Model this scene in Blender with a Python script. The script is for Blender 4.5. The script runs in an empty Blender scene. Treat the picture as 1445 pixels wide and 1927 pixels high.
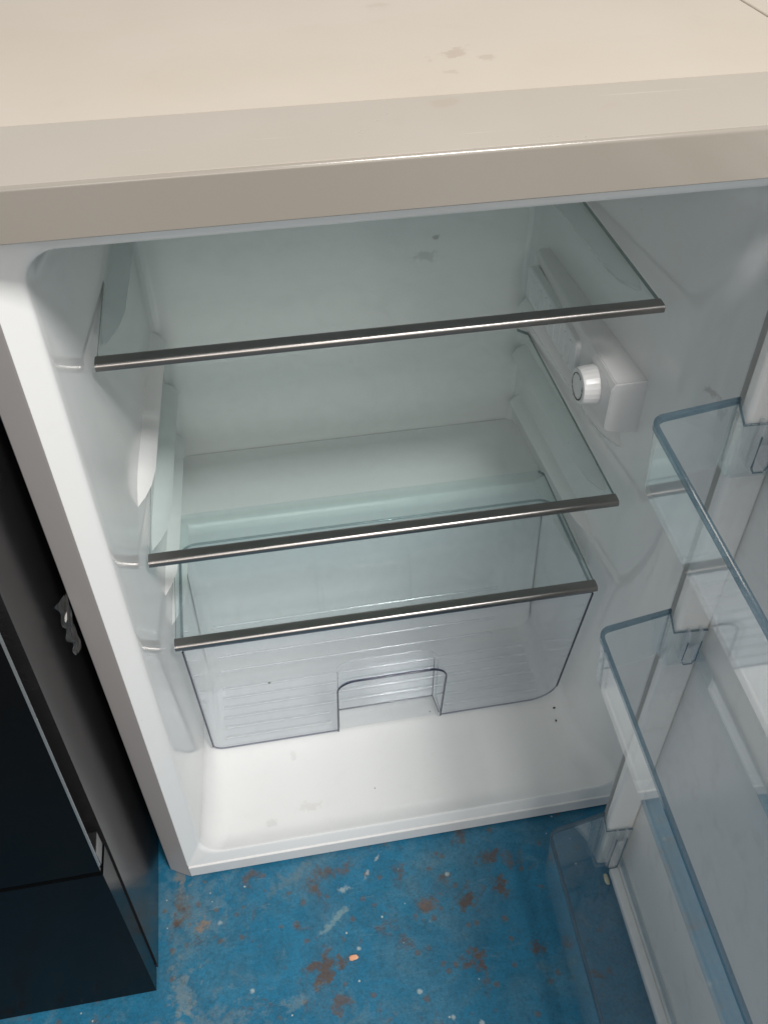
import bpy, bmesh, math, random
from mathutils import Vector, Matrix

S = bpy.context.scene
C = S.collection
random.seed(7)

# ------------------------------------------------------------------ camera
cam_d = bpy.data.cameras.new('camera')
cam = bpy.data.objects.new('camera', cam_d)
C.objects.link(cam)
S.camera = cam
yaw, pitch, roll = 0.1697, -0.7639, -0.0097
F = Vector((math.sin(yaw)*math.cos(pitch), math.cos(yaw)*math.cos(pitch), math.sin(pitch)))
R = F.cross(Vector((0, 0, 1))).normalized()
U = R.cross(F)
R2 = R*math.cos(roll) + U*math.sin(roll)
U2 = -R*math.sin(roll) + U*math.cos(roll)
m = Matrix((R2, U2, -F)).transposed().to_4x4()
m.translation = Vector((0.1712, -0.5091, 1.0519))
cam.matrix_world = m
cam_d.sensor_fit = 'VERTICAL'
cam_d.sensor_height = 36.0
cam_d.lens = 36.0*1710.25/1927.0
cam_d.clip_start = 0.01
cam_d.clip_end = 50.0

# ------------------------------------------------------------------ light
W_ = bpy.data.worlds.new('World')
S.world = W_
W_.use_nodes = True
W_.node_tree.nodes['Background'].inputs[0].default_value = (0.95, 0.985, 1.0, 1)
W_.node_tree.nodes['Background'].inputs[1].default_value = 0.42


def area(name, loc, target, sx, sy, power, col):
    ld = bpy.data.lights.new(name, 'AREA')
    ld.shape = 'RECTANGLE'
    ld.size, ld.size_y = sx, sy
    ld.energy = power
    ld.color = col
    o = bpy.data.objects.new(name, ld)
    C.objects.link(o)
    o.location = loc
    o.rotation_euler = (Vector(target) - Vector(loc)).to_track_quat('-Z', 'Y').to_euler()
    return o


area('workshop_lamp', (0.76, -1.18, 2.42), (0.76, 0.1, 0.45), 0.50, 0.38, 48.0, (1.0, 0.975, 0.955))
area('front_fill', (0.25, -2.6, 1.8), (0.4, 0.0, 0.4), 1.5, 1.0, 22.0, (1.0, 0.93, 0.86))  # added fill from the front for door ribs and interior, no source seen
area('top_fill', (0.45, 1.3, 2.5), (0.3, 0.25, 0.85), 1.0, 0.5, 8.0, (1.0, 0.90, 0.78))  # added light to lift the worktop's top, no lamp seen there

S.view_settings.view_transform = 'Standard'
S.view_settings.look = 'None'
S.view_settings.exposure = 0.0
S.view_settings.gamma = 1.0
S.cycles.transparent_max_bounces = 28
S.cycles.max_bounces = 8
S.cycles.glossy_bounces = 4
S.cycles.diffuse_bounces = 4

# ------------------------------------------------------------------ materials


def nmat(name):
    mt = bpy.data.materials.new(name)
    mt.use_nodes = True
    nt = mt.node_tree
    return mt, nt, nt.nodes['Principled BSDF']


def N(nt, kind, **kw):
    n = nt.nodes.new(kind)
    for k, v in kw.items():
        if k.startswith('i_'):
            n.inputs[k[2:].replace('_', ' ')].default_value = v
        else:
            setattr(n, k, v)
    return n


def L(nt, a, b):
    nt.links.new(a, b)


def ramp(nt, src, p0, p1, c0=(0, 0, 0, 1), c1=(1, 1, 1, 1)):
    r = N(nt, 'ShaderNodeValToRGB')
    r.color_ramp.elements[0].position = p0
    r.color_ramp.elements[1].position = p1
    r.color_ramp.elements[0].color = c0
    r.color_ramp.elements[1].color = c1
    L(nt, src, r.inputs[0])
    return r.outputs[0]


def noise(nt, co, scale, detail=4.0, rough=0.55, dist=0.0):
    n = N(nt, 'ShaderNodeTexNoise')
    n.inputs['Scale'].default_value = scale
    n.inputs['Detail'].default_value = detail
    n.inputs['Roughness'].default_value = rough
    n.inputs['Distortion'].default_value = dist
    L(nt, co, n.inputs['Vector'])
    return n.outputs['Fac']


def mixc(nt, fac, a, b):
    mx = N(nt, 'ShaderNodeMix', data_type='RGBA')
    if isinstance(fac, float):
        mx.inputs[0].default_value = fac
    else:
        L(nt, fac, mx.inputs[0])
    for s, v in ((6, a), (7, b)):
        if isinstance(v, tuple):
            mx.inputs[s].default_value = v
        else:
            L(nt, v, mx.inputs[s])
    return mx.outputs[2]


def maths(nt, op, a, b=None):
    mn = N(nt, 'ShaderNodeMath', operation=op)
    for i, v in enumerate((a, b)):
        if v is None:
            continue
        if isinstance(v, (int, float)):
            mn.inputs[i].default_value = v
        else:
            L(nt, v, mn.inputs[i])
    return mn.outputs[0]


def coords(nt):
    return N(nt, 'ShaderNodeNewGeometry').outputs['Position']


def spot(nt, co, centre, sx, sy, sz, rot=0.0, edge=0.5, dist=0.5, nz=None):
    """1 inside a ragged blotch of the given half sizes (metres), 0 outside"""
    mp = N(nt, 'ShaderNodeMapping', vector_type='TEXTURE')
    mp.inputs['Location'].default_value = centre
    mp.inputs['Rotation'].default_value = (0, 0, rot)
    mp.inputs['Scale'].default_value = (sx, sy, sz)
    L(nt, co, mp.inputs['Vector'])
    ln = N(nt, 'ShaderNodeVectorMath', operation='LENGTH')
    L(nt, mp.outputs[0], ln.inputs[0])
    v = maths(nt, 'ADD', ln.outputs['Value'], maths(nt, 'MULTIPLY', maths(nt, 'SUBTRACT', nz, 0.5), dist*6))
    return ramp(nt, v, 1.0-edge, 1.0, (1, 1, 1, 1), (0, 0, 0, 1))


def simple(name, col, rough, metal=0.0, spec=0.5, grime=0.0, gcol=(0.2, 0.17, 0.14, 1), gscale=35.0, bump=0.0):
    mt, nt, p = nmat(name)
    p.inputs['Roughness'].default_value = rough
    p.inputs['Metallic'].default_value = metal
    p.inputs['Specular IOR Level'].default_value = spec
    co = coords(nt)
    f = ramp(nt, noise(nt, co, gscale, 6.0, 0.65, 0.4), 0.52, 0.80)
    f2 = maths(nt, 'MULTIPLY', f, grime)
    L(nt, mixc(nt, f2, (*col, 1), gcol), p.inputs['Base Color'])
    if grime > 0:
        L(nt, maths(nt, 'ADD', maths(nt, 'MULTIPLY', noise(nt, co, 22.0, 5.0), 0.12), max(0.0, rough-0.06)), p.inputs['Roughness'])
    if bump:
        b = N(nt, 'ShaderNodeBump')
        b.inputs['Strength'].default_value = bump
        b.inputs['Distance'].default_value = 0.001
        L(nt, noise(nt, co, 14.0, 2.0), b.inputs['Height'])
        L(nt, b.outputs[0], p.inputs['Normal'])
    return mt


def clear(name, tint, haze=0.05, hazecol=(0.75, 0.8, 0.82, 1), rough=0.03, f0=0.04, smear=0.0):
    """thin clear sheet: tinted transparency, Schlick gloss, a little surface haze"""
    mt = bpy.data.materials.new(name)
    mt.use_nodes = True
    nt = mt.node_tree
    nt.nodes.remove(nt.nodes['Principled BSDF'])
    out = nt.nodes['Material Output']
    tr = N(nt, 'ShaderNodeBsdfTransparent')
    tr.inputs[0].default_value = (*tint, 1)
    gl = N(nt, 'ShaderNodeBsdfGlossy')
    gl.inputs['Roughness'].default_value = rough
    gl.inputs[0].default_value = (1, 1, 1, 1)
    df = N(nt, 'ShaderNodeBsdfDiffuse')
    df.inputs[0].default_value = hazecol
    tl = N(nt, 'ShaderNodeBsdfTranslucent')
    tl.inputs[0].default_value = hazecol
    hz = N(nt, 'ShaderNodeMixShader')
    hz.inputs[0].default_value = 0.5
    L(nt, df.outputs[0], hz.inputs[1])
    L(nt, tl.outputs[0], hz.inputs[2])
    co = coords(nt)
    sm = ramp(nt, noise(nt, co, 28.0, 3.0, 0.7, 0.6), 0.45, 0.8)
    hf = maths(nt, 'ADD', maths(nt, 'MULTIPLY', sm, smear), haze)
    a = N(nt, 'ShaderNodeMixShader')
    L(nt, hf, a.inputs[0])
    L(nt, tr.outputs[0], a.inputs[1])
    L(nt, hz.outputs[0], a.inputs[2])
    lw = N(nt, 'ShaderNodeLayerWeight')
    lw.inputs[0].default_value = 0.5
    p5 = maths(nt, 'POWER', lw.outputs['Facing'], 5.0)
    fr = maths(nt, 'ADD', maths(nt, 'MULTIPLY', p5, 1-f0), f0)
    b = N(nt, 'ShaderNodeMixShader')
    L(nt, fr, b.inputs[0])
    L(nt, a.outputs[0], b.inputs[1])
    L(nt, gl.outputs[0], b.inputs[2])
    L(nt, b.outputs[0], out.inputs[0])
    return mt


M = {}
M['liner'] = simple('white_liner_plastic', (0.83, 0.835, 0.825), 0.12, grime=0.05, gcol=(0.45, 0.40, 0.33, 1), gscale=55.0)

def mark(mt, spots, flecks):
    nt = mt.node_tree
    p = nt.nodes['Principled BSDF']
    col = p.inputs['Base Color'].links[0].from_socket
    co = coords(nt)
    nz = noise(nt, co, 90.0, 5.0, 0.7)
    for c, sx, sy, sz, amt, cc in spots:
        s_ = spot(nt, co, c, sx, sy, sz, 0.0, 0.6, 0.8, nz)
    # (each blotch keeps its own mask)
        col = mixc(nt, maths(nt, 'MULTIPLY', s_, amt), col, cc)
    v = N(nt, 'ShaderNodeTexVoronoi')
    v.inputs['Scale'].default_value = flecks
    L(nt, co, v.inputs['Vector'])
    sp = N(nt, 'ShaderNodeSeparateColor')
    L(nt, v.outputs['Color'], sp.inputs[0])
    d = maths(nt, 'MULTIPLY', ramp(nt, maths(nt, 'ADD', v.outputs['Distance'], maths(nt, 'MULTIPLY', nz, 0.06)), 0.055, 0.085, (1, 1, 1, 1), (0, 0, 0, 1)), ramp(nt, sp.outputs[0], 0.86, 0.88))
    col = mixc(nt, maths(nt, 'MULTIPLY', d, 0.6), col, (0.12, 0.10, 0.08, 1))
    L(nt, col, p.inputs['Base Color'])


BR = (0.25, 0.17, 0.10, 1)
GY = (0.33, 0.33, 0.32, 1)
mark(M['liner'], [
    ((0.380, 0.41, 0.550), 0.016, 0.03, 0.008, 0.35, GY), ((0.390, 0.41, 0.572), 0.004, 0.03, 0.003, 0.7, GY),
    ((0.066, 0.41, 0.315), 0.006, 0.02, 0.012, 0.6, BR), ((0.063, 0.35, 0.303), 0.0025, 0.05, 0.006, 0.55, BR),
    ((0.17, 0.045, 0.041), 0.016, 0.008, 0.02, 0.16, (0.45, 0.33, 0.27, 1)), ((0.125, 0.03, 0.041), 0.008, 0.006, 0.02, 0.18, GY),
    ((0.160, 0.115, 0.041), 0.004, 0.006, 0.02, 0.15, GY), ((0.530, 0.034, 0.612), 0.02, 0.010, 0.004, 0.40, (0.30, 0.27, 0.24, 1)),
    ((0.532, 0.020, 0.598), 0.02, 0.006, 0.008, 0.40, (0.30, 0.27, 0.24, 1))], 70.0)
M['door_liner'] = simple('white_door_plastic', (0.80, 0.80, 0.785), 0.22, grime=0.22, gcol=(0.36, 0.29, 0.22, 1), gscale=40.0)
M['steel_grey'] = simple('grey_painted_steel', (0.42, 0.40, 0.395), 0.35, grime=0.05)
M['white_paint'] = simple('white_painted_steel', (0.78, 0.77, 0.76), 0.3, grime=0.06)
M['gasket'] = simple('grey_rubber_gasket', (0.38, 0.37, 0.36), 0.5, grime=0.2)
M['bar'] = simple('satin_metal_trim', (0.32, 0.302, 0.288), 0.30, metal=1.0, grime=0.08)
M['housing'] = simple('housing_plastic', (0.77, 0.76, 0.755), 0.3, grime=0.06)
M['lamp_cover'] = simple('frosted_lamp_cover', (0.74, 0.75, 0.75), 0.25)
M['dial'] = simple('dial_plastic', (0.82, 0.81, 0.80), 0.3)
M['ink'] = simple('black_print', (0.03, 0.03, 0.03), 0.5)
M['gloss_black'] = simple('gloss_black_panel', (0.0035, 0.004, 0.0045), 0.2, spec=0.08, grime=0.15, gcol=(0.012, 0.012, 0.012, 1), gscale=60.0)
M['side_black'] = simple('black_side_sheet', (0.018, 0.018, 0.019), 0.22, spec=0.5, grime=0.3, gcol=(0.05, 0.05, 0.05, 1), gscale=80.0)
M['trim_silver'] = simple('silver_edge_trim', (0.30, 0.31, 0.31), 0.35, metal=0.6, grime=0.3)
M['glass'] = clear('shelf_glass', (0.932, 0.964, 0.96), haze=0.012, smear=0.045, rough=0.02)
M['glass_edge'] = simple('glass_edge_green', (0.10, 0.165, 0.15), 0.15)
M['plastic'] = clear('clear_drawer_plastic', (0.975, 0.982, 0.99), haze=0.010, smear=0.03, rough=0.06)
M['plastic_edge'] = clear('clear_plastic_edge', (0.33, 0.34, 0.44), haze=0.22, hazecol=(0.10, 0.11, 0.17, 1), rough=0.1)
M['bin'] = clear('clear_bin_plastic', (0.945, 0.965, 0.972), haze=0.07, smear=0.04, rough=0.03, f0=0.15)
M['bin_edge'] = clear('clear_bin_rim', (0.60, 0.69, 0.74), haze=0.18, hazecol=(0.17, 0.25, 0.31, 1), rough=0.08, f0=0.06)
M['ridge'] = clear('clear_plastic_ridge', (0.93, 0.94, 0.95), haze=0.22, hazecol=(0.97, 0.97, 0.98, 1), rough=0.13, f0=0.12)
M['rim_clear'] = clear('clear_drawer_rim', (0.70, 0.74, 0.76), haze=0.16, hazecol=(0.45, 0.52, 0.54, 1), rough=0.08)
M['tape'] = clear('crumpled_clear_tape', (0.86, 0.86, 0.85), haze=0.06, hazecol=(0.6, 0.6, 0.58, 1), rough=0.10, f0=0.12)
M['crumb'] = simple('dark_crumb', (0.02, 0.018, 0.015), 0.8)
M['chip'] = simple('orange_chip', (0.75, 0.36, 0.20), 0.7, grime=0.6, gcol=(0.85, 0.75, 0.62, 1), gscale=300.0)
M['scrap'] = simple('cream_scrap', (0.62, 0.60, 0.42), 0.8)


def worktop_mat(name, base, rough, spots):
    mt, nt, p = nmat(name)
    co = coords(nt)
    col = mixc(nt, ramp(nt, noise(nt, co, 6.0, 3.0, 0.5), 0.35, 0.7), (*base, 1), (base[0]*0.96, base[1]*0.945, base[2]*0.91, 1))
    sm = ramp(nt, noise(nt, co, 24.0, 6.0, 0.7, 0.8), 0.60, 0.78)
    col = mixc(nt, maths(nt, 'MULTIPLY', sm, 0.16), col, (0.40, 0.32, 0.25, 1))
    nz = noise(nt, co, 95.0, 6.0, 0.7)
    for (c, sx, sy, rot, amt, dist) in spots:
        s = spot(nt, co, c, sx, sy, 1.0, rot, 0.45, dist, nz)
        col = mixc(nt, maths(nt, 'MULTIPLY', s, amt), col, (0.36, 0.27, 0.20, 1))
    for rot, sc in ((0.3, (6.0, 260.0, 1.0)), (-0.9, (8.0, 300.0, 1.0))):
        mp = N(nt, 'ShaderNodeMapping')
        mp.inputs['Rotation'].default_value = (0, 0, rot)
        mp.inputs['Scale'].default_value = sc
        L(nt, co, mp.inputs['Vector'])
        sc_ = maths(nt, 'MULTIPLY', ramp(nt, noise(nt, mp.outputs[0], 1.0, 2.0, 0.5), 0.70, 0.78), ramp(nt, noise(nt, co, 14.0, 2.0), 0.52, 0.62))
        col = mixc(nt, maths(nt, 'MULTIPLY', sc_, 0.22), col, (0.80, 0.75, 0.68, 1))
    dst = ramp(nt, noise(nt, co, 420.0, 2.0, 0.5), 0.70, 0.76)
    col = mixc(nt, maths(nt, 'MULTIPLY', dst, 0.20), col, (0.30, 0.25, 0.20, 1))
    L(nt, col, p.inputs['Base Color'])
    rr = maths(nt, 'ADD', maths(nt, 'MULTIPLY', noise(nt, co, 18.0, 6.0, 0.65, 0.5), 0.22), rough)
    L(nt, rr, p.inputs['Roughness'])
    b = N(nt, 'ShaderNodeBump')
    b.inputs['Strength'].default_value = 0.05
    b.inputs['Distance'].default_value = 0.001
    L(nt, noise(nt, co, 700.0, 2.0), b.inputs['Height'])
    L(nt, b.outputs[0], p.inputs['Normal'])
    return mt


M['worktop'] = worktop_mat('worktop_laminate', (0.55, 0.485, 0.41), 0.22, [
    ((0.332, 0.134, 0.85), 0.015, 0.008, 0.5, 0.42, 0.85),
    ((0.352, 0.120, 0.85), 0.008, 0.005, 0.2, 0.32, 0.85),
    ((0.323, 0.098, 0.85), 0.009, 0.004, -0.4, 0.26, 0.85),
    ((0.255, 0.285, 0.85), 0.014, 0.008, 0.1, 0.22, 0.25),
    ((0.30, 0.255, 0.85), 0.010, 0.006, 0.2, 0.20, 0.25)])
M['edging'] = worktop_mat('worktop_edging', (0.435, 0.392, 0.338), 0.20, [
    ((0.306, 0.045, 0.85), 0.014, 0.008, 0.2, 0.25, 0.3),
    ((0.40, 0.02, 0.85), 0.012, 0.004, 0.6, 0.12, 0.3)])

M['fascia'] = worktop_mat('worktop_front', (0.30, 0.272, 0.237), 0.10, [])  # front face of the worktop, toned darker than its top

# blue painted concrete floor, worn through to brown in patches
mt, nt, p = nmat('blue_painted_floor')
co = coords(nt)
big = noise(nt, co, 5.0, 4.0, 0.6)
blue = mixc(nt, ramp(nt, big, 0.35, 0.68), (0.007, 0.138, 0.255, 1), (0.016, 0.185, 0.320, 1))
dust = ramp(nt, noise(nt, co, 9.0, 8.0, 0.72, 0.6), 0.47, 0.80)
blue = mixc(nt, maths(nt, 'MULTIPLY', dust, 0.58), blue, (0.165, 0.215, 0.215, 1))
mid = ramp(nt, noise(nt, co, 34.0, 7.0, 0.72, 0.3), 0.40, 0.70)
blue = mixc(nt, maths(nt, 'MULTIPLY', mid, 0.55), blue, (0.010, 0.085, 0.150, 1))
haze_ = ramp(nt, noise(nt, co, 21.0, 8.0, 0.75, 0.8), 0.56, 0.74)
blue = mixc(nt, maths(nt, 'MULTIPLY', haze_, 0.45), blue, (0.16, 0.235, 0.25, 1))
fine = ramp(nt, noise(nt, co, 160.0, 3.0, 0.6), 0.50, 0.66)
blue = mixc(nt, maths(nt, 'MULTIPLY', fine, 0.35), blue, (0.012, 0.075, 0.115, 1))
wv = maths(nt, 'ADD', maths(nt, 'MULTIPLY', noise(nt, co, 16.0, 8.0, 0.66, 0.35), 0.75), maths(nt, 'MULTIPLY', big, 0.30))
wv = maths(nt, 'ADD', wv, maths(nt, 'MULTIPLY', maths(nt, 'SUBTRACT', noise(nt, co, 75.0, 6.0, 0.75), 0.5), 0.22))
worn = ramp(nt, wv, 0.602, 0.68)
brown = mixc(nt, noise(nt, co, 60.0, 5.0, 0.7), (0.065, 0.043, 0.032, 1), (0.150, 0.100, 0.070, 1))
col = mixc(nt, maths(nt, 'MULTIPLY', worn, 0.92), blue, brown)
sxyz = N(nt, 'ShaderNodeSeparateXYZ')
L(nt, co, sxyz.inputs[0])
front_shade = ramp(nt, maths(nt, 'SUBTRACT', maths(nt, 'MULTIPLY', noise(nt, co, 7.0, 5.0), 0.2), sxyz.outputs[1]), 0.45, 0.75)  # unseen floor painted grey as if shaded, to cut its blue bounce
col = mixc(nt, maths(nt, 'MULTIPLY', front_shade, 0.8), col, (0.115, 0.105, 0.095, 1))
vor = N(nt, 'ShaderNodeTexVoronoi')
vor.inputs['Scale'].default_value = 34.0
L(nt, co, vor.inputs['Vector'])
sep = N(nt, 'ShaderNodeSeparateColor')
L(nt, vor.outputs['Color'], sep.inputs[0])
vd = maths(nt, 'ADD', vor.outputs['Distance'], maths(nt, 'MULTIPLY', noise(nt, co, 220.0, 3.0), 0.16))
dot = maths(nt, 'MULTIPLY', ramp(nt, vd, 0.13, 0.20, (1, 1, 1, 1), (0, 0, 0, 1)), ramp(nt, sep.outputs[0], 0.80, 0.82))
col = mixc(nt, maths(nt, 'MULTIPLY', dot, 0.75), col, (0.42, 0.50, 0.50, 1))
vor2 = N(nt, 'ShaderNodeTexVoronoi')
vor2.inputs['Scale'].default_value = 95.0
L(nt, co, vor2.inputs['Vector'])
sep2 = N(nt, 'ShaderNodeSeparateColor')
L(nt, vor2.outputs['Color'], sep2.inputs[0])
vd2 = maths(nt, 'ADD', vor2.outputs['Distance'], maths(nt, 'MULTIPLY', noise(nt, co, 400.0, 2.0), 0.15))
dot2 = maths(nt, 'MULTIPLY', ramp(nt, vd2, 0.16, 0.20, (1, 1, 1, 1), (0, 0, 0, 1)), ramp(nt, sep2.outputs[1], 0.88, 0.90))
col = mixc(nt, maths(nt, 'MULTIPLY', dot2, 0.8), col, (0.50, 0.53, 0.48, 1))
nz = noise(nt, co, 75.0, 5.0, 0.65)
# fine grit, rust freckles and pale scratches
vor3 = N(nt, 'ShaderNodeTexVoronoi')
vor3.inputs['Scale'].default_value = 60.0
L(nt, co, vor3.inputs['Vector'])
sep3 = N(nt, 'ShaderNodeSeparateColor')
L(nt, vor3.outputs['Color'], sep3.inputs[0])
vd3 = maths(nt, 'ADD', vor3.outputs['Distance'], maths(nt, 'MULTIPLY', noise(nt, co, 150.0, 4.0, 0.7), 0.7))
dot3 = maths(nt, 'MULTIPLY', ramp(nt, vd3, 0.48, 0.60, (1, 1, 1, 1), (0, 0, 0, 1)), ramp(nt, sep3.outputs[2], 0.55, 0.65))
col = mixc(nt, maths(nt, 'MULTIPLY', dot3, 0.65), col, (0.12, 0.085, 0.065, 1))
smx = N(nt, 'ShaderNodeMapping')
smx.inputs['Rotation'].default_value = (0, 0, 0.6)
smx.inputs['Scale'].default_value = (10.0, 60.0, 1.0)
L(nt, co, smx.inputs['Vector'])
scr = maths(nt, 'MULTIPLY', ramp(nt, noise(nt, smx.outputs[0], 2.2, 5.0, 0.7, 0.3), 0.62, 0.74), ramp(nt, noise(nt, co, 12.0, 3.0), 0.45, 0.62))
col = mixc(nt, maths(nt, 'MULTIPLY', scr, 0.5), col, (0.27, 0.34, 0.35, 1))
for (c, sx, sy, rot, amt, cc) in [
        ((0.187, -0.075, 0), 0.022, 0.005, 0.65, 0.55, (0.24, 0.35, 0.36, 1)),
        ((0.196, -0.045, 0), 0.012, 0.004, 0.2, 0.65, (0.36, 0.44, 0.45, 1)),
        ((0.062, -0.178, 0), 0.018, 0.004, 0.45, 0.85, (0.46, 0.33, 0.19, 1)),
        ((0.168, -0.128, 0), 0.022, 0.016, 0.4, 0.85, (0.100, 0.064, 0.045, 1)),
        ((0.335, -0.085, 0), 0.015, 0.012, 0.4, 0.85, (0.100, 0.064, 0.045, 1)),
        ((0.292, -0.080, 0), 0.018, 0.007, 0.5, 0.75, (0.15, 0.095, 0.065, 1)),
        ((0.330, -0.150, 0), 0.012, 0.014, 0.4, 0.85, (0.105, 0.064, 0.045, 1)),
        ((0.380, -0.075, 0), 0.010, 0.014, 0.4, 0.85, (0.095, 0.060, 0.042, 1)),
        ((0.375, -0.035, 0), 0.016, 0.008, 0.2, 0.8, (0.095, 0.060, 0.042, 1)),
        ((0.400, -0.150, 0), 0.010, 0.008, 0.2, 0.8, (0.095, 0.060, 0.042, 1)),
        ((0.035, -0.055, 0), 0.008, 0.008, 0.2, 0.8, (0.27, 0.17, 0.10, 1)),
        ((0.175, -0.165, 0), 0.012, 0.016, 0.2, 0.75, (0.11, 0.07, 0.05, 1)),
        ((0.013, 0.0, 0), 0.008, 0.022, 0.2, 0.6, (0.24, 0.19, 0.14, 1)),
        ((0.130, -0.160, 0), 0.014, 0.008, 0.4, 0.40, (0.20, 0.28, 0.30, 1)),
        ((0.012, -0.13, 0), 0.014, 0.030, 0.1, 0.45, (0.25, 0.28, 0.26, 1)),
        ((0.02, -0.03, 0), 0.05, 0.06, 0.0, 0.22, (0.22, 0.26, 0.25, 1)),
        ((0.03, -0.17, 0), 0.08, 0.03, 0.0, 0.30, (0.24, 0.25, 0.22, 1)),
        ((0.140, -0.020, 0), 0.030, 0.010, 0.5, 0.35, (0.17, 0.20, 0.19, 1)),
        ((0.230, -0.030, 0), 0.008, 0.003, 1.2, 0.7, (0.40, 0.45, 0.45, 1)),
        ((0.245, -0.012, 0), 0.006, 0.003, 1.0, 0.7, (0.40, 0.45, 0.45, 1))]:
    s = spot(nt, co, c, sx, sy, 1.0, rot, 0.7, 0.9, nz)
    col = mixc(nt, maths(nt, 'MULTIPLY', s, amt), col, cc)
grain = maths(nt, 'ADD', maths(nt, 'MULTIPLY', noise(nt, co, 330.0, 4.0, 0.75), 0.9), 0.55)
gm = N(nt, 'ShaderNodeVectorMath', operation='SCALE')
L(nt, col, gm.inputs[0])
L(nt, grain, gm.inputs['Scale'])
col = gm.outputs[0]
L(nt, col, p.inputs['Base Color'])
L(nt, maths(nt, 'ADD', maths(nt, 'MULTIPLY', noise(nt, co, 40.0, 5.0), 0.35), 0.30), p.inputs['Roughness'])
bp = N(nt, 'ShaderNodeBump')
bp.inputs['Strength'].default_value = 0.8
bp.inputs['Distance'].default_value = 0.002
hh = maths(nt, 'SUBTRACT', maths(nt, 'MULTIPLY', noise(nt, co, 130.0, 6.0, 0.7), 0.5), maths(nt, 'MULTIPLY', worn, 0.25))
L(nt, hh, bp.inputs['Height'])
L(nt, bp.outputs[0], p.inputs['Normal'])
M['floor'] = mt

# ------------------------------------------------------------------ mesh helpers


def finish(name, bm, mat, parent=None, smooth=35.0, recalc=True):
    if recalc:
        bmesh.ops.recalc_face_normals(bm, faces=bm.faces[:])
    me = bpy.data.meshes.new(name)
    bm.to_mesh(me)
    bm.free()
    mats = mat if isinstance(mat, (list, tuple)) else [mat]
    for k in mats:
        me.materials.append(M[k])
    o = bpy.data.objects.new(name, me)
    C.objects.link(o)
    if smooth:
        for f in me.polygons:
            f.use_smooth = True
        me.set_sharp_from_angle(angle=math.radians(smooth))
        wn = o.modifiers.new('weighted_normal', 'WEIGHTED_NORMAL')
        wn.keep_sharp = True
        wn.weight = 80
    if parent:
        par(o, parent)
    return o


def par(o, parent):
    o.parent = parent
    if parent.type == 'EMPTY':
        o.matrix_parent_inverse = Matrix.Translation(-parent.location)


def empty(name, loc):
    o = bpy.data.objects.new(name, None)
    o.empty_display_size = 0.05
    C.objects.link(o)
    o.location = loc
    return o


def tag(o, label, cat, group=None):
    o['label'] = label
    o['category'] = cat
    if group:
        o['group'] = group
    return o


def box(bm, x0, x1, y0, y1, z0, z1, bev=0.0, seg=2):
    vs = [bm.verts.new(v) for v in ((x0, y0, z0), (x1, y0, z0), (x1, y1, z0), (x0, y1, z0),
                                    (x0, y0, z1), (x1, y0, z1), (x1, y1, z1), (x0, y1, z1))]
    fs = [bm.faces.new([vs[i] for i in q]) for q in ((0, 3, 2, 1), (4, 5, 6, 7), (0, 1, 5, 4), (1, 2, 6, 5), (2, 3, 7, 6), (3, 0, 4, 7))]
    if bev:
        es = list({e for f in fs for e in f.edges})
        bmesh.ops.bevel(bm, geom=es, offset=bev, segments=seg, profile=0.5, affect='EDGES')
    return vs


def mkbox(name, mat, parent, x0, x1, y0, y1, z0, z1, bev=0.0, seg=2):
    bm = bmesh.new()
    box(bm, x0, x1, y0, y1, z0, z1, bev, seg)
    return finish(name, bm, mat, parent)


def skin(bm, rings, closed=True, cap0=False, cap1=False):
    vr = [[bm.verts.new(v) for v in r] for r in rings]
    n = len(vr[0])
    for a, b in zip(vr, vr[1:]):
        for i in range(n if closed else n-1):
            j = (i+1) % n
            bm.faces.new((a[i], a[j], b[j], b[i]))
    if cap0:
        bm.faces.new(vr[0])
    if cap1:
        bm.faces.new(list(reversed(vr[-1])))
    return vr


def prism_x(name, prof, x0, x1, mat, parent, bev=0.0):
    """profile of (y, z) pulled along x"""
    bm = bmesh.new()
    skin(bm, [[(x, y, z) for y, z in prof] for x in (x0, x1)], True, True, True)
    if bev:
        bmesh.ops.bevel(bm, geom=bm.edges[:], offset=bev, segments=2, affect='EDGES')
    return finish(name, bm, mat, parent)


def prism_z(name, prof, z0, z1, mat, parent):
    bm = bmesh.new()
    skin(bm, [[(x, y, z) for x, y in prof] for z in (z0, z1)], True, True, True)
    return finish(name, bm, mat, parent)


def rrect(x0, x1, z0, z1, r, seg=8):
    pts = []
    for cx, cz, a0 in ((x1-r, z1-r, 0), (x0+r, z1-r, 90), (x0+r, z0+r, 180), (x1-r, z0+r, 270)):
        for k in range(seg+1):
            a = math.radians(a0+90*k/seg)
            pts.append((cx+r*math.cos(a), cz+r*math.sin(a)))
    return pts


def round_path(pts, rads, seg=6):
    """open 2D polyline with rounded inner corners"""
    out = [Vector(pts[0])]
    for i in range(1, len(pts)-1):
        p0, p1, p2 = Vector(pts[i-1]), Vector(pts[i]), Vector(pts[i+1])
        r = rads[i-1]
        if r <= 0:
            out.append(p1)
            continue
        a, b = (p0-p1).normalized(), (p2-p1).normalized()
        ang = math.acos(max(-1, min(1, a.dot(b))))
        d = r/math.tan(ang/2)
        s, e = p1+a*d, p1+b*d
        c = p1+(a+b).normalized()*(r/math.sin(ang/2))
        a0 = math.atan2(s.y-c.y, s.x-c.x)
        a1 = math.atan2(e.y-c.y, e.x-c.x)
        da = (a1-a0+math.pi) % (2*math.pi)-math.pi
        for k in range(seg+1):
            t = a0+da*k/seg
            out.append(Vector((c.x+r*math.cos(t), c.y+r*math.sin(t))))
    out.append(Vector(pts[-1]))
    return out


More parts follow.
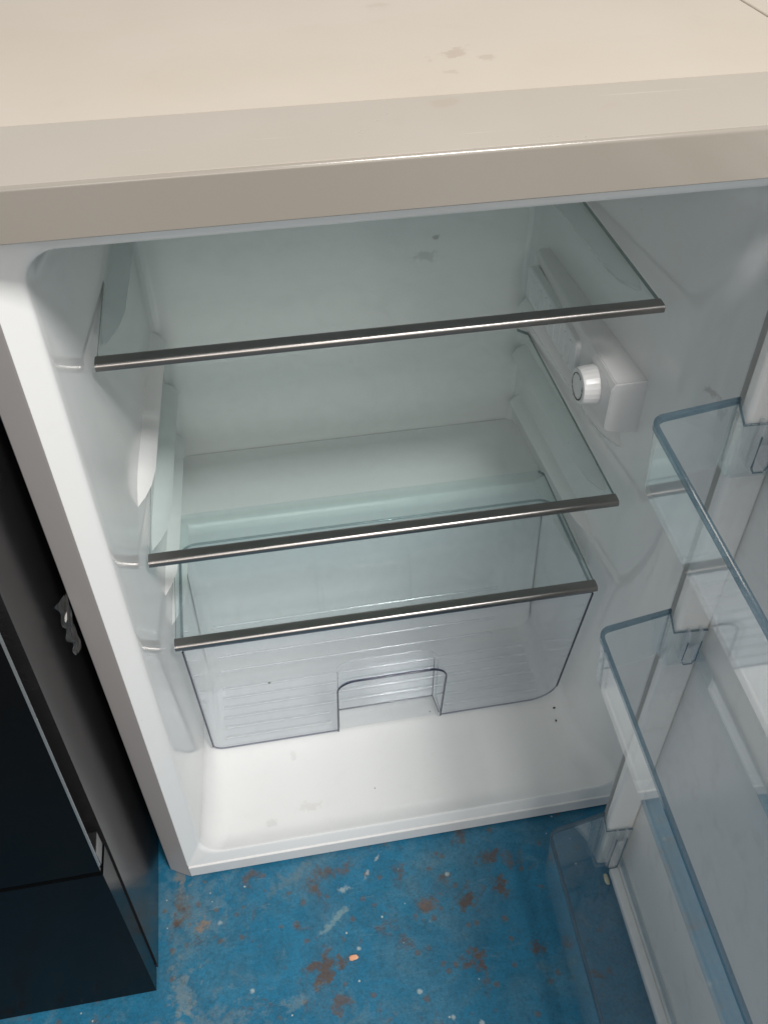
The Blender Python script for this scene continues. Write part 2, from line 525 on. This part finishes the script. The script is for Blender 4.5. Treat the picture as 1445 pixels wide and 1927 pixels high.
def offset_path(path, d):
    out = []
    for i, q in enumerate(path):
        t = Vector((0, 0))
        if i > 0:
            t += (q-path[i-1]).normalized()
        if i < len(path)-1:
            t += (path[i+1]-q).normalized()
        t.normalize()
        out.append(q+Vector((-t.y, t.x))*d)
    return out


def tube(bm, pts, r, seg=8, closed=False):
    pts = [Vector(q) for q in pts]
    n = len(pts)
    rings = []
    for i, q in enumerate(pts):
        t = pts[min(i+1, n-1)]-pts[max(i-1, 0)]
        t.normalize()
        a = t.cross(Vector((0, 0, 1)))
        if a.length < 1e-4:
            a = t.cross(Vector((0, 1, 0)))
        a.normalize()
        b = a.cross(t)
        rings.append([q+a*r*math.cos(2*math.pi*k/seg)+b*r*math.sin(2*math.pi*k/seg) for k in range(seg)])
    skin(bm, rings, True, True, True)


# ------------------------------------------------------------------ floor
bm = bmesh.new()
bmesh.ops.create_grid(bm, x_segments=4, y_segments=4, size=4.0)
floor = finish('floor', bm, 'floor', None, 0)
floor['kind'] = 'structure'
floor['label'] = 'blue painted concrete floor worn through to brown patches with white paint flecks'

# ------------------------------------------------------------------ fridge
FW = 0.582            # cabinet width
fridge = empty('fridge', (FW/2, 0.28, 0.0))
tag(fridge, 'white under-counter fridge with its door open, three glass shelves and a clear drawer', 'fridge')

# inner liner: lofted rounded mouth, walls and back
XR = 0.541
loops = [(0.0245, FW-0.0245, 0.0280, 0.8150, 0.004, 0.0000),
         (0.0400, XR+0.0030, 0.0445, 0.7985, 0.021, 0.0085),
         (0.0425, XR+0.0010, 0.0470, 0.7955, 0.023, 0.0102),
         (0.0438, XR+0.0000, 0.0468, 0.7945, 0.024, 0.0125),
         (0.0447, XR-0.0020, 0.0425, 0.7940, 0.026, 0.0200),
         (0.0455, XR-0.0050, 0.0405, 0.7935, 0.030, 0.0280),
         (0.0490, XR-0.0220, 0.0405, 0.7920, 0.030, 0.0620),
         (0.0560, 0.5120, 0.0430, 0.7890, 0.026, 0.2000),
         (0.0640, 0.5045, 0.0450, 0.7860, 0.022, 0.3900),
         (0.0680, 0.5005, 0.0490, 0.7820, 0.019, 0.4050),
         (0.0760, 0.4930, 0.0570, 0.7740, 0.014, 0.4100)]
bm = bmesh.new()
LOW = {0.0085: 0.0022, 0.0102: 0.0036, 0.0125: 0.0062, 0.0200: 0.0150}


def lip_y(y, z):
    t = max(0.0, min(1.0, (z-0.048)/0.035))
    yb = LOW.get(y, y)
    return yb+(y-yb)*t


skin(bm, [[(x, lip_y(y, z), z) for x, z in rrect(a, b, c, d, r)] for a, b, c, d, r, y in loops], True, False, True)
bmesh.ops.recalc_face_normals(bm, faces=bm.faces[:])
bmesh.ops.reverse_faces(bm, faces=bm.faces[:])
liner = finish('liner', bm, 'liner', fridge, 40, recalc=False)


def wall_x(y, side):
    """x of the side wall at depth y"""
    ys = [l[5] for l in loops]
    xs = [l[0] if side < 0 else l[1] for l in loops]
    for i in range(len(ys)-1):
        if ys[i] <= y <= ys[i+1]:
            t = (y-ys[i])/(ys[i+1]-ys[i])
            return xs[i]+t*(xs[i+1]-xs[i])
    return xs[-1]


# step over the compressor at the back of the liner
prism_x('compressor_step', [(0.4085, 0.044), (0.4085, 0.303), (0.290, 0.3025), (0.2835, 0.3012), (0.2795, 0.297), (0.277, 0.288), (0.262, 0.044)],
        0.0610, 0.5075, 'liner', fridge)

# shelf supports moulded on both side walls


def rail(z, y0, y1, side, h=0.012, prot=0.013):
    bm = bmesh.new()
    rings = []
    ln = y1-y0
    for t, s in ((0.0, 0.02), (0.012/ln, 0.45), (0.028/ln, 0.82), (0.05/ln, 1.0), (1.0, 1.0)):
        y = y0+t*ln
        xw = wall_x(y, side)+side*0.002
        hh = h*(0.25+0.75*s)
        rings.append([(xw, y, z+hh), (xw-side*prot*s*0.75, y, z+hh*0.55), (xw-side*(prot*s+0.002), y, z), (xw-side*prot*s*0.75, y, z-hh*0.55), (xw, y, z-hh)])
    skin(bm, rings, False, False, False)
    return finish('shelf_support', bm, 'liner', liner, 25)


for side in (-1, 1):
    rail(0.482, 0.125, 0.395, side, 0.017, 0.013)
    rail(0.414, 0.135, 0.395, side, 0.015, 0.016)
    rail(0.640, 0.150, 0.395, side, 0.014, 0.014)
    rail(0.342, 0.140, 0.395, side, 0.010, 0.012)
    rail(0.300, 0.135, 0.285, side, 0.008, 0.014)

# steel cabinet shell
prism_z('side_panel', [(0.0, 0.56), (0.0, 0.0150), (0.0012, 0.0132), (0.0225, 0.0012), (0.0243, 0.0006), (0.0243, 0.012), (0.006, 0.030), (0.006, 0.56)], 0.004, 0.8175, 'steel_grey', fridge)
prism_z('side_panel', [(FW, 0.56), (FW, 0.0150), (FW-0.0012, 0.0132), (FW-0.0225, 0.0012), (FW-0.0243, 0.0006), (FW-0.0243, 0.012), (FW-0.006, 0.030), (FW-0.006, 0.56)], 0.004, 0.8175, 'steel_grey', fridge)
mkbox('back_panel', 'white_paint', fridge, 0.0065, FW-0.0065, 0.55, 0.558, 0.006, 0.8170)
prism_x('bottom_strip', [(0.030, 0.005), (0.0010, 0.005), (-0.0002, 0.0058), (-0.0016, 0.0262), (-0.0017, 0.0276), (-0.0010, 0.0286), (-0.0002, 0.0288), (0.030, 0.0278)], 0.0250, FW-0.0250, 'white_paint', fridge)
mkbox('base_plate', 'white_paint', fridge, 0.0070, FW-0.0070, 0.032, 0.548, 0.006, 0.010)
for fx, fy in ((0.04, 0.06), (FW-0.04, 0.06), (0.04, 0.5), (FW-0.04, 0.5)):
    bm = bmesh.new()
    bmesh.ops.create_cone(bm, cap_ends=True, segments=20, radius1=0.016, radius2=0.014, depth=0.007, matrix=Matrix.Translation((fx, fy, 0.0035)))
    finish('foot', bm, 'ink', fridge)

# worktop
wt = mkbox('worktop', 'edging', fridge, -0.001, 0.577, -0.0254, 0.0575, 0.8185, 0.8500, 0.0006, 2)
prism_x('front_face', [(-0.0255, 0.8187), (-0.0272, 0.8187), (-0.0277, 0.8193), (-0.0277, 0.8474), (-0.0275, 0.8483), (-0.0270, 0.8491), (-0.0263, 0.8497), (-0.0255, 0.8500)], -0.001, 0.577, 'fascia', wt)
mkbox('top_panel', 'worktop', wt, -0.001, 0.577, 0.0581, 0.575, 0.8185, 0.8498, 0.0, 1)

# glass shelves with satin front trims
BAR = [(0.0135, 0.0012), (0.0135, 0.0082), (0.0095, 0.0088), (0.0038, 0.0083), (0.0024, 0.0077), (0.0014, 0.0067), (0.0009, 0.0054), (0.0007, 0.0030), (0.0010, 0.0012), (0.0024, 0.0002), (0.0060, 0.0000)]


def shelf(x0, x1, y0, y1, z, notch, name):
    zg = z+0.0042
    bm = bmesh.new()
    out = [(x0+0.0005, y0+0.012), (x1-0.0005, y0+0.012), (x1-0.0005, y1-notch), (x1-notch, y1), (x0+notch, y1), (x0+0.0005, y1-notch)]
    skin(bm, [[(x, y, zz) for x, y in out] for zz in (zg, zg+0.0040)], True, True, True)
    g = finish(name, bm, ['glass', 'glass_edge'], fridge, 0)
    for f in g.data.polygons:
        f.material_index = 1 if abs(f.normal.x) > 0.6 else 0
    prism_x('front_trim', [(y0+a*0.95, z+0.0006+b*0.88) for a, b in BAR], x0-0.0008, x1+0.0008, 'bar', g)
    return g


shelf(0.0560, 0.5039, 0.0843, 0.4010, 0.6560, 0.011, 'glass_shelf')
shelf(0.0560, 0.5039, 0.0843, 0.4000, 0.4400, 0.011, 'glass_shelf')
shelf(0.0589, 0.5027, 0.0843, 0.2790, 0.3148, 0.006, 'glass_shelf')

# ------------------------------------------------------------------ crisper drawer
ZT, ZB = 0.3070, 0.0490


def yf(z):
    return 0.0945+(0.300-z)*0.166


DX0, DX1, DYR = 0.0635, 0.5035, 0.2440
NX0, NX1, NZ = 0.2205, 0.3530, 0.1800
T = 0.0022
drawer = None
bm = bmesh.new()


def sheet(bm, quad):
    """flat sheet of thickness T around the quad"""
    a = [Vector(v) for v in quad]
    n = (a[1]-a[0]).cross(a[3]-a[0]).normalized()*T*0.5
    skin(bm, [[v-n for v in a], [v+n for v in a]], True, True, True)


# side walls + rear as one rounded trough wall
path_b = round_path([(DX0+0.001, yf(ZB)+0.002), (DX0+0.002, DYR-0.012), (DX1-0.002, DYR-0.012), (DX1-0.001, yf(ZB)+0.002)], [0.016, 0.016])
path_t = round_path([(DX0, yf(ZT)+0.002), (DX0, DYR), (DX1, DYR), (DX1, yf(ZT)+0.002)], [0.018, 0.018])
in_b, in_t = offset_path(path_b, -T), offset_path(path_t, -T)
rings = [[(q.x, q.y, ZT) for q in path_t], [(q.x, q.y, ZB+0.012) for q in path_b], [(q.x*0.985+0.0042, q.y, ZB) for q in path_b]]
skin(bm, rings, False)
rings = [[(q.x, q.y, ZT) for q in in_t], [(q.x, q.y, ZB+0.012) for q in in_b], [(q.x*0.985+0.0042, q.y, ZB+T) for q in in_b]]
skin(bm, rings, False)
drawer = finish('crisper_drawer', bm, 'plastic', fridge, 40)
# floor sheet
bm = bmesh.new()
ya, yb, yn = yf(ZB)+0.003, DYR-0.014, 0.1665
pl = [(DX0+0.006, ya), (NX0-0.001, ya), (NX0+0.003, yn), (NX1-0.003, yn), (NX1+0.001, ya), (DX1-0.006, ya), (DX1-0.006, yb), (DX0+0.006, yb)]
skin(bm, [[(x, y, z) for x, y in pl] for z in (ZB+0.0004, ZB+0.0026)], True, True, True)
finish('drawer_floor', bm, 'plastic', drawer, 30)
# front wall with the hand cut-out at the bottom
bm = bmesh.new()
front_out = [(DX0, ZT-0.002), (DX1, ZT-0.002)]
fr = round_path([(DX0, ZT-0.002), (DX0, ZB), (NX0, ZB), (NX0+0.001, NZ), (NX1-0.001, NZ), (NX1, ZB), (DX1, ZB), (DX1, ZT-0.002)], [0.014, 0, 0.022, 0.022, 0, 0.034], 8)


def front_pts(path, dy):
    return [(q.x, yf(q.y)+dy, q.y) for q in path]


skin(bm, [front_pts(fr, 0.0), front_pts(fr, 0.0024)], True, True, True)
bmesh.ops.triangulate(bm, faces=[f for f in bm.faces if len(f.verts) > 4])
dfr = finish('drawer_front', bm, ['plastic', 'plastic_edge'], drawer, 40)
for f in dfr.data.polygons:
    f.material_index = 0 if abs(f.normal.y) > 0.75 else 1
# hand recess set back behind the cut-out
notch = round_path([(NX0, ZB), (NX0+0.001, NZ), (NX1-0.001, NZ), (NX1, ZB)], [0.022, 0.022], 8)
bm = bmesh.new()
back = []
for q in notch:
    back.append((q.x*0.97+0.0086, 0.164+(0.10-q.y)*0.02 if q.y < 0.12 else 0.158, ZB+(q.y-ZB)*0.86))
skin(bm, [front_pts(notch, 0.0026), back], False)
# back wall of the recess
vb = [bm.verts.new(v) for v in back]
bm.faces.new(vb)
finish('hand_recess', bm, 'plastic', drawer, 40)


def edge_line(name, pts, r, mat, parent):
    bm = bmesh.new()
    tube(bm, pts, r, 8)
    return finish(name, bm, mat, parent, 60)


edge_line('moulded_edge', [(q[0], q[1]-0.0002, q[2]) for q in front_pts(notch, 0.0)], 0.0011, 'plastic_edge', drawer)
edge_line('moulded_edge', [(x, 0.1655, ZB+0.003) for x in (NX0+0.004, NX1-0.004)], 0.0010, 'plastic_edge', drawer)
edge_line('moulded_edge', [(q[0], q[1], q[2]) for q in back if q[2] > 0.10], 0.0006, 'ridge', drawer)
edge_line('moulded_edge', [(NX0+0.0012, yf(ZB)+0.004, ZB+0.001), (NX0+0.0042, 0.1655, ZB+0.002)], 0.0008, 'plastic_edge', drawer)
edge_line('moulded_edge', [(NX1-0.0012, yf(ZB)+0.004, ZB+0.001), (NX1-0.0042, 0.1655, ZB+0.002)], 0.0008, 'plastic_edge', drawer)
edge_line('moulded_edge', [(NX0+0.0042, 0.1655, ZB+0.002), (NX0+0.0055, 0.160, NZ-0.04)], 0.0008, 'plastic_edge', drawer)
edge_line('moulded_edge', [(NX1-0.0042, 0.1655, ZB+0.002), (NX1-0.0055, 0.160, NZ-0.04)], 0.0008, 'plastic_edge', drawer)
mkbox('front_rim', 'plastic_edge', drawer, DX0+0.001, DX1-0.001, yf(ZT)+0.0026, yf(ZT)+0.0046, ZT-0.004, ZT-0.0005)
mkbox('side_flange', 'plastic', drawer, DX0-0.0055, DX0-0.0016, yf(ZT)+0.004, DYR-0.02, ZT-0.0030, ZT-0.0008)
mkbox('side_flange', 'plastic', drawer, DX1+0.0016, DX1+0.0050, yf(ZT)+0.004, DYR-0.02, ZT-0.0030, ZT-0.0008)
edge_line('drawer_rim', [(q.x, q.y, ZT) for q in path_t], 0.0016, 'rim_clear', drawer)
edge_line('moulded_edge', [(DX0, yf(ZT-0.004), ZT-0.004), (DX0+0.0002, yf(ZB+0.012), ZB+0.012)], 0.0012, 'plastic_edge', drawer)
edge_line('moulded_edge', [(DX1, yf(ZT-0.004), ZT-0.004), (DX1-0.0002, yf(ZB+0.034), ZB+0.034)], 0.0012, 'plastic_edge', drawer)
# floor ridges
for k in range(6):
    y = 0.150+k*0.0150
    x0, x1 = DX0+0.016, DX1-0.016
    if y < 0.170:
        segs = [(x0, NX0-0.008), (NX1+0.008, x1)]
    else:
        segs = [(x0, x1)]
    for a, b in segs:
        prism_x('floor_ridge', [(y+0.0026*math.cos(t*math.pi/8), ZB+0.0026+0.0022*math.sin(t*math.pi/8)) for t in range(9)], a, b, 'ridge', drawer)
# ridges up the rear wall
for k in range(4):
    z = 0.085+k*0.030
    prism_x('rear_ridge', [(DYR-0.0150-0.0022*math.sin(t*math.pi/8), z+0.0024*math.cos(t*math.pi/8)) for t in range(9)], DX0+0.018, DX1-0.06, 'ridge', drawer)

# ------------------------------------------------------------------ thermostat housing
hx0 = 0.4835
bm = bmesh.new()
rings = []
for y, xi, zt, zb, ib in ((0.106, hx0, 0.5735, 0.512, 0.524), (0.20, hx0+0.001, 0.574, 0.512, 0.524), (0.36, hx0+0.006, 0.574, 0.514, 0.526)):
    rings.append([(0.530, y, zt), (xi+0.0035, y, zt), (xi, y, zt-0.006), (xi, y, ib), (xi+0.004, y, ib-0.004), (0.530, y, zb)])
skin(bm, rings, True, True, True)
bmesh.ops.bevel(bm, geom=[e for e in bm.edges], offset=0.0009, segments=3, affect='EDGES')
hous = finish('thermostat_housing', bm, 'housing', fridge, 0)
dc = Vector((hx0+0.0006, 0.1445, 0.5475))
bm = bmesh.new()
rings = []
for dx, r in ((0.0, 0.0192), (-0.003, 0.0194), (-0.0135, 0.0184), (-0.0158, 0.0172), (-0.0166, 0.0158)):
    ring = []
    for k in range(72):
        a = 2*math.pi*k/72
        rr = r-(0.0005 if (k % 3 == 0 and -0.015 < dx < -0.001) else 0)
        ring.append((dc.x+dx, dc.y+rr*math.cos(a), dc.z+rr*math.sin(a)))
    rings.append(ring)
skin(bm, rings, True, False, True)
dial = finish('dial', bm, 'dial', hous, 30)
bm = bmesh.new()
xm = dc.x-0.0169
for k in range(60):
    a0, a1 = 2*math.pi*k/60, 2*math.pi*(k+1)/60
    if 5 <= k <= 11:
        continue
    w = 0.0007 if k > 30 else 0.00045
    if k % 7 == 6:
        w = 0.0003
    r0, r1 = 0.0128-w, 0.0128+w
    bm.faces.new([bm.verts.new((xm, dc.y-r*math.cos(a), dc.z+r*math.sin(a))) for r, a in ((r0, a0), (r1, a0), (r1, a1), (r0, a1))])
for deg, ln in ((66, 0.0026), (105, 0.0014), (150, 0.0016), (195, 0.0014), (250, 0.0026), (285, 0.0022), (330, 0.0016), (15, 0.002)):
    a = math.radians(deg)
    da = 0.05
    bm.faces.new([bm.verts.new((xm-0.00005, dc.y-r*math.cos(t), dc.z+r*math.sin(t))) for r, t in ((0.0122-ln*0.4, a-da), (0.0128+ln*0.5, a-da), (0.0128+ln*0.5, a+da), (0.0122-ln*0.4, a+da))])
finish('dial_marking', bm, 'ink', hous, 0)

bm = bmesh.new()
cov = [rrect(0.186, 0.345, 0.5275, 0.5655, 0.007, 5), rrect(0.1875, 0.3435, 0.529, 0.564, 0.006, 5)]
skin(bm, [[(hx0+0.004, y, z) for y, z in cov[0]], [(hx0-0.0035, y, z) for y, z in cov[0]], [(hx0-0.0048, y, z) for y, z in cov[1]]], True, False, True)
for k in range(9):
    box(bm, hx0-0.0056, hx0-0.0046, 0.200+k*0.016, 0.2035+k*0.016, 0.533, 0.560)
finish('lamp_cover', bm, 'lamp_cover', hous, 30)

# ------------------------------------------------------------------ open door
TH = -0.049
DO = Vector((0.479, -0.082, 0))
du = Vector((math.sin(TH), -math.cos(TH), 0))
dn = Vector((-math.cos(TH), -math.sin(TH), 0))


def dp(u, n, z):
    return DO+du*u+dn*n+Vector((0, 0, z))


def dbox(bm, u0, u1, n0, n1, z0, z1, bev=0.0, seg=2):
    vs = box(bm, u0, u1, n0, n1, z0, z1, bev, seg)


def dfinish(name, bm, mat, parent, smooth=35.0):
    for v in bm.verts:
        v.co = dp(*v.co)
    return finish(name, bm, mat, parent, smooth)


LB = 0.425                     # clear length between the outer faces of the two ribs
U0, U1 = -0.050, LB+0.063      # door slab ends
bm = bmesh.new()
dbox(bm, U0, U1, -0.082, -0.0390, 0.022, 0.812, 0.004, 3)
door = dfinish('door', bm, 'white_paint', fridge)
bm = bmesh.new()
dbox(bm, U0+0.012, U1-0.012, -0.0388, -0.0290, 0.034, 0.800, 0.003, 3)
dfinish('inner_panel', bm, 'door_liner', door)
# moulded ribs that carry the bins
for a, b in ((0.0, 0.0135), (LB-0.0135, LB)):
    bm = bmesh.new()
    dbox(bm, a, b, -0.0292, -0.0004, 0.062, 0.775, 0.0042, 4)
    dfinish('bin_rib', bm, 'door_liner', door, 40)
bm = bmesh.new()
dbox(bm, 0.012, LB-0.012, -0.0292, -0.004, 0.748, 0.774, 0.005, 3)
dfinish('top_rib', bm, 'door_liner', door)
bm = bmesh.new()
dbox(bm, 0.012, LB-0.012, -0.0292, -0.0190, 0.036, 0.0465, 0.002, 3)
dfinish('bottom_rib', bm, 'door_liner', door)
# magnetic gasket, one strip per side
for name, q in (('gasket', (U0+0.014, U0+0.024, 0.038, 0.796)), ('gasket', (U1-0.030, U1-0.018, 0.038, 0.796)),
                ('gasket', (U0+0.031, U1-0.031, 0.784, 0.796)), ('gasket', (U0+0.031, U1-0.031, 0.036, 0.0445))):
    bm = bmesh.new()
    dbox(bm, q[0], q[1], -0.0288, -0.0200, q[2], q[3], 0.003, 2)
    dfinish(name, bm, 'gasket', door)


def door_bin(zr, zf, D=0.065, taper=0.0115):
    h = zr-zf
    tpr = 0.004

    def plan(dd):
        # clockwise plan outline: hinge end rear -> hinge end front -> far end
        return round_path([(-0.0012-dd, 0.0006), (taper-dd, D+dd), (LB-taper+dd, D+dd), (LB+0.0012+dd, 0.0006)], [0.012+dd, 0.012+dd], 8)
    top_o, top_i = plan(0.0), plan(-0.0022)
    bot_o, bot_i = plan(-tpr), plan(-tpr-0.0022)
    bm = bmesh.new()
    rings = [[(q.x, q.y, zr) for q in top_o], [(q.x, q.y, zf) for q in bot_o]]
    skin(bm, rings, False)
    rings = [[(q.x, q.y, zr) for q in top_i], [(q.x, q.y, zf+0.0025) for q in bot_i]]
    skin(bm, rings, False)
    b = dfinish('door_bin', bm, 'bin', fridge, 40)
    # floor running back between the ribs
    bm = bmesh.new()
    fl = [(q.x, q.y) for q in plan(-tpr-0.0024)]
    poly = [(0.0150, -0.0255), (0.0150, 0.0006)] + fl + [(LB-0.0150, 0.0006), (LB-0.0150, -0.0255)]
    skin(bm, [[(u, n, zz) for u, n in poly] for zz in (zf, zf+0.0022)], True, True, True)
    dfinish('bin_floor', bm, 'plastic', b, 30)
    # low back lip
    bm = bmesh.new()
    dbox(bm, 0.0150, LB-0.0150, -0.0275, -0.0257, zf, zf+0.015)
    dfinish('back_lip', bm, 'bin', b)
    # thick glossy rim
    bm = bmesh.new()
    o = [(q.x, q.y) for q in plan(0.0006)]
    i = [(q.x, q.y) for q in plan(-0.0028)]
    n = len(o)
    rings = []
    for k in range(n):
        rings.append([(o[k][0], o[k][1], zr-0.0030), (o[k][0], o[k][1], zr+0.0006), (o[k][0]*0.7+i[k][0]*0.3, o[k][1]*0.7+i[k][1]*0.3, zr+0.0014),
                      (o[k][0]*0.3+i[k][0]*0.7, o[k][1]*0.3+i[k][1]*0.7, zr+0.0014), (i[k][0], i[k][1], zr+0.0006), (i[k][0], i[k][1], zr-0.0030)])
    skin(bm, rings, True, True, True)
    dfinish('rim', bm, 'bin_edge', b, 50)
    # bright line where the end wall steps in under the rim
    # clip brackets hugging the ribs
    for s in (0, 1):
        def f(u):
            return u if s == 0 else LB-u
        bm = bmesh.new()
        zc = zr-0.010
        # face plate on the rib, sloping down from the rim
        quad = [(f(-0.001), 0.0010, zr), (f(0.0145), 0.0010, zc), (f(0.0145), 0.0010, zf), (f(-0.001), 0.0010, zf)]
        skin(bm, [quad, [(u, n_+0.0018, z) for u, n_, z in quad]], True, True, True)
        # plate along the inner side of the rib
        ua, ub = sorted((f(0.0145), f(0.0163)))
        box(bm, ua, ub, -0.0270, 0.0012, zf, zc)
        br = dfinish('clip_bracket', bm, 'bin', b, 30)
        # clip pocket and ribs
        bm = bmesh.new()
        for nn in (-0.0085, -0.0185):
            ua, ub = sorted((f(0.0165), f(0.0225)))
            box(bm, ua, ub, nn-0.0008, nn+0.0008, zf+0.010, zc+0.006)
        ua, ub = sorted((f(0.0215), f(0.0230)))
        box(bm, ua, ub, -0.0185, -0.0085, zf+0.010, zc-0.012)
        dfinish('clip_rib', bm, 'ridge', b)
        bm = bmesh.new()
        tube(bm, [(f(0.0236), -0.0078, zc-0.004), (f(0.0236), -0.0078, zf+0.014), (f(0.0236), -0.0100, zf+0.0095), (f(0.0236), -0.0170, zf+0.0095), (f(0.0236), -0.0192, zf+0.014), (f(0.0236), -0.0192, zc-0.004)], 0.0007, 6)
        dfinish('clip_edge', bm, 'bin_edge', b, 60)
        bm = bmesh.new()
        tube(bm, [(f(-0.001), 0.0016, zr), (f(0.0150), 0.0016, zc), (f(0.0154), -0.0265, zc)], 0.0010, 6)
        dfinish('bracket_edge', bm, 'bin_edge', b, 60)
        bm = bmesh.new()
        tube(bm, [(f(-0.0012), 0.0010, zr), (f(0.0020), 0.0010, zf+0.003)], 0.0009, 6)
        dfinish('corner_edge', bm, 'bin_edge', b, 60)
    return b


door_bin(0.697, 0.643)
door_bin(0.486, 0.434)
door_bin(0.153, 0.062)

# ------------------------------------------------------------------ black appliance on the left
blk = empty('black_appliance', (-0.31, 0.17, 0.0))
tag(blk, 'glossy black appliance with a silver-edged door above a lower panel, left of the fridge', 'appliance')


def slab(name, mat, x0, x1, pts, bev):
    """pts: (z, yfront, yback)"""
    bm = bmesh.new()
    skin(bm, [[(x0, a, z), (x1, a, z), (x1, b, z), (x0, b, z)] for z, a, b in pts], True, True, True)
    if bev:
        es = [e for e in bm.edges if e.calc_face_angle(0) > 0.5]
        bmesh.ops.bevel(bm, geom=es, offset=bev, segments=3, affect='EDGES')
    return finish(name, bm, mat, blk, 30)


slab('cabinet_body', 'side_black', -0.605, -0.0135, [(0.004, -0.0955, 0.47), (0.25, -0.0825, 0.47), (0.60, -0.0695, 0.47), (0.845, -0.062, 0.47)], 0.0015)
slab('lower_panel', 'gloss_black', -0.603, -0.0150, [(0.006, -0.1205, -0.0975), (0.268, -0.1130, -0.0845)], 0.005)
dr = slab('appliance_door', 'gloss_black', -0.603, -0.0340, [(0.276, -0.1135, -0.0900), (0.60, -0.0950, -0.0760), (0.845, -0.084, -0.066)], 0.003)
bm = bmesh.new()
skin(bm, [[(-0.0152, a-0.0008, z), (-0.0138, a+0.0004, z), (-0.0138, a+0.0016, z), (-0.0152, a+0.0016, z)] for z, a in ((0.285, -0.1130), (0.60, -0.0950), (0.84, -0.084))], True, True, True)
finish('edge_trim', bm, 'trim_silver', dr, 30)
bm = bmesh.new()
skin(bm, [[(-0.0342, a-0.0002, z), (-0.0154, a-0.0002, z), (-0.0154, a+0.0026, z), (-0.0342, a+0.0026, z)] for z, a in ((0.277, -0.1135), (0.60, -0.0950), (0.84, -0.084))], True, True, True)
finish('front_skin', bm, 'gloss_black', dr, 30)
mkbox('hinge_block', 'side_black', blk, -0.0335, -0.0145, -0.1085, -0.0880, 0.2775, 0.300, 0.001)
for fx, fy in ((-0.05, -0.05), (-0.56, -0.05), (-0.05, 0.42), (-0.56, 0.42)):
    mkbox('foot', 'ink', blk, fx-0.02, fx+0.02, fy-0.02, fy+0.02, 0.0, 0.0050)

# ------------------------------------------------------------------ neighbour on the right
nb = empty('white_appliance', (0.88, 0.28, 0.0))
tag(nb, 'pale topped white appliance past the seam on the far side of the fridge worktop', 'appliance')
mkbox('cabinet_body', 'white_paint', nb, 0.600, 1.17, 0.02, 0.55, 0.0, 0.8180, 0.003)
mkbox('worktop', 'worktop', nb, 0.5800, 1.18, 0.0, 0.57, 0.8184, 0.8500, 0.002, 3)

# ------------------------------------------------------------------ small loose things
bm = bmesh.new()
rng = random.Random(3)
cols = []
for i in range(13):
    t = i/12
    row = []
    for j in range(7):
        q = j/6
        w = math.sin(i*1.9+j*0.8)*0.0012+math.sin(i*0.7-j*2.1)*0.0010
        row.append((0.0004-0.0085*q*(0.75+0.25*math.sin(t*5+1))+w*q+rng.uniform(-0.0005, 0.0005)*q,
                    0.0125-0.012*t-0.010*q+w*1.2+rng.uniform(-0.0009, 0.0009),
                    0.500-0.055*t-0.007*q*math.sin(t*2.5+0.6)+rng.uniform(-0.0012, 0.0012)))
    cols.append(row)
skin(bm, cols, False)
bmesh.ops.solidify(bm, geom=bm.faces[:], thickness=0.0004)
tp = finish('tape_scrap', bm, 'tape', None, 20)
tag(tp, 'crumpled scrap of clear tape stuck to the grey side edge of the fridge', 'tape')


def crumb(name, mat, loc, size, seed, label, cat, group=None):
    bm = bmesh.new()
    bmesh.ops.create_icosphere(bm, subdivisions=2, radius=1.0)
    rg = random.Random(seed)
    for v in bm.verts:
        k = rg.uniform(0.72, 1.18)
        v.co = Vector((v.co.x*size[0]*k, v.co.y*size[1]*k, v.co.z*size[2]*k))
    zmin = min(v.co.z for v in bm.verts)
    for v in bm.verts:
        v.co += Vector((loc[0], loc[1], loc[2]-zmin))
    return tag(finish(name, bm, mat, None, 30), label, cat, group)


crumb('orange_chip', 'chip', (0.198, -0.123, 0.0), (0.0055, 0.0035, 0.0018), 1, 'small orange chip lying on the blue floor in front of the fridge', 'chip')
crumb('cream_scrap', 'scrap', (0.503, -0.089, 0.0), (0.003, 0.0075, 0.002), 2, 'pale cream scrap on the floor seen beneath the lowest door bin', 'scrap')
fz = 0.0409
crumb('dark_crumb', 'crumb', (0.5015, 0.122, 0.0450), (0.0018, 0.0015, 0.0012), 4, 'larger dark crumb on the fridge floor beside the drawer corner', 'crumb', 'crumbs on the fridge floor')
crumb('dark_crumb', 'crumb', (0.4985, 0.104, 0.0434), (0.0010, 0.0017, 0.0009), 5, 'thin dark crumb on the fridge floor in front of the drawer corner', 'crumb', 'crumbs on the fridge floor')
crumb('dark_crumb', 'crumb', (0.342, 0.148, fz), (0.0010, 0.0010, 0.0008), 6, 'dark crumb under the hand cut-out of the clear drawer', 'crumb', 'crumbs on the fridge floor')
crumb('dark_crumb', 'crumb', (0.253, 0.053, fz), (0.0007, 0.0006, 0.0006), 8, 'tiny dark crumb alone in the middle of the fridge floor', 'crumb', 'crumbs on the fridge floor')
crumb('brown_crumb', 'crumb', (0.140, 0.222, ZB+0.0047), (0.0019, 0.0014, 0.0010), 9, 'dark crumb lying inside the clear drawer', 'crumb')
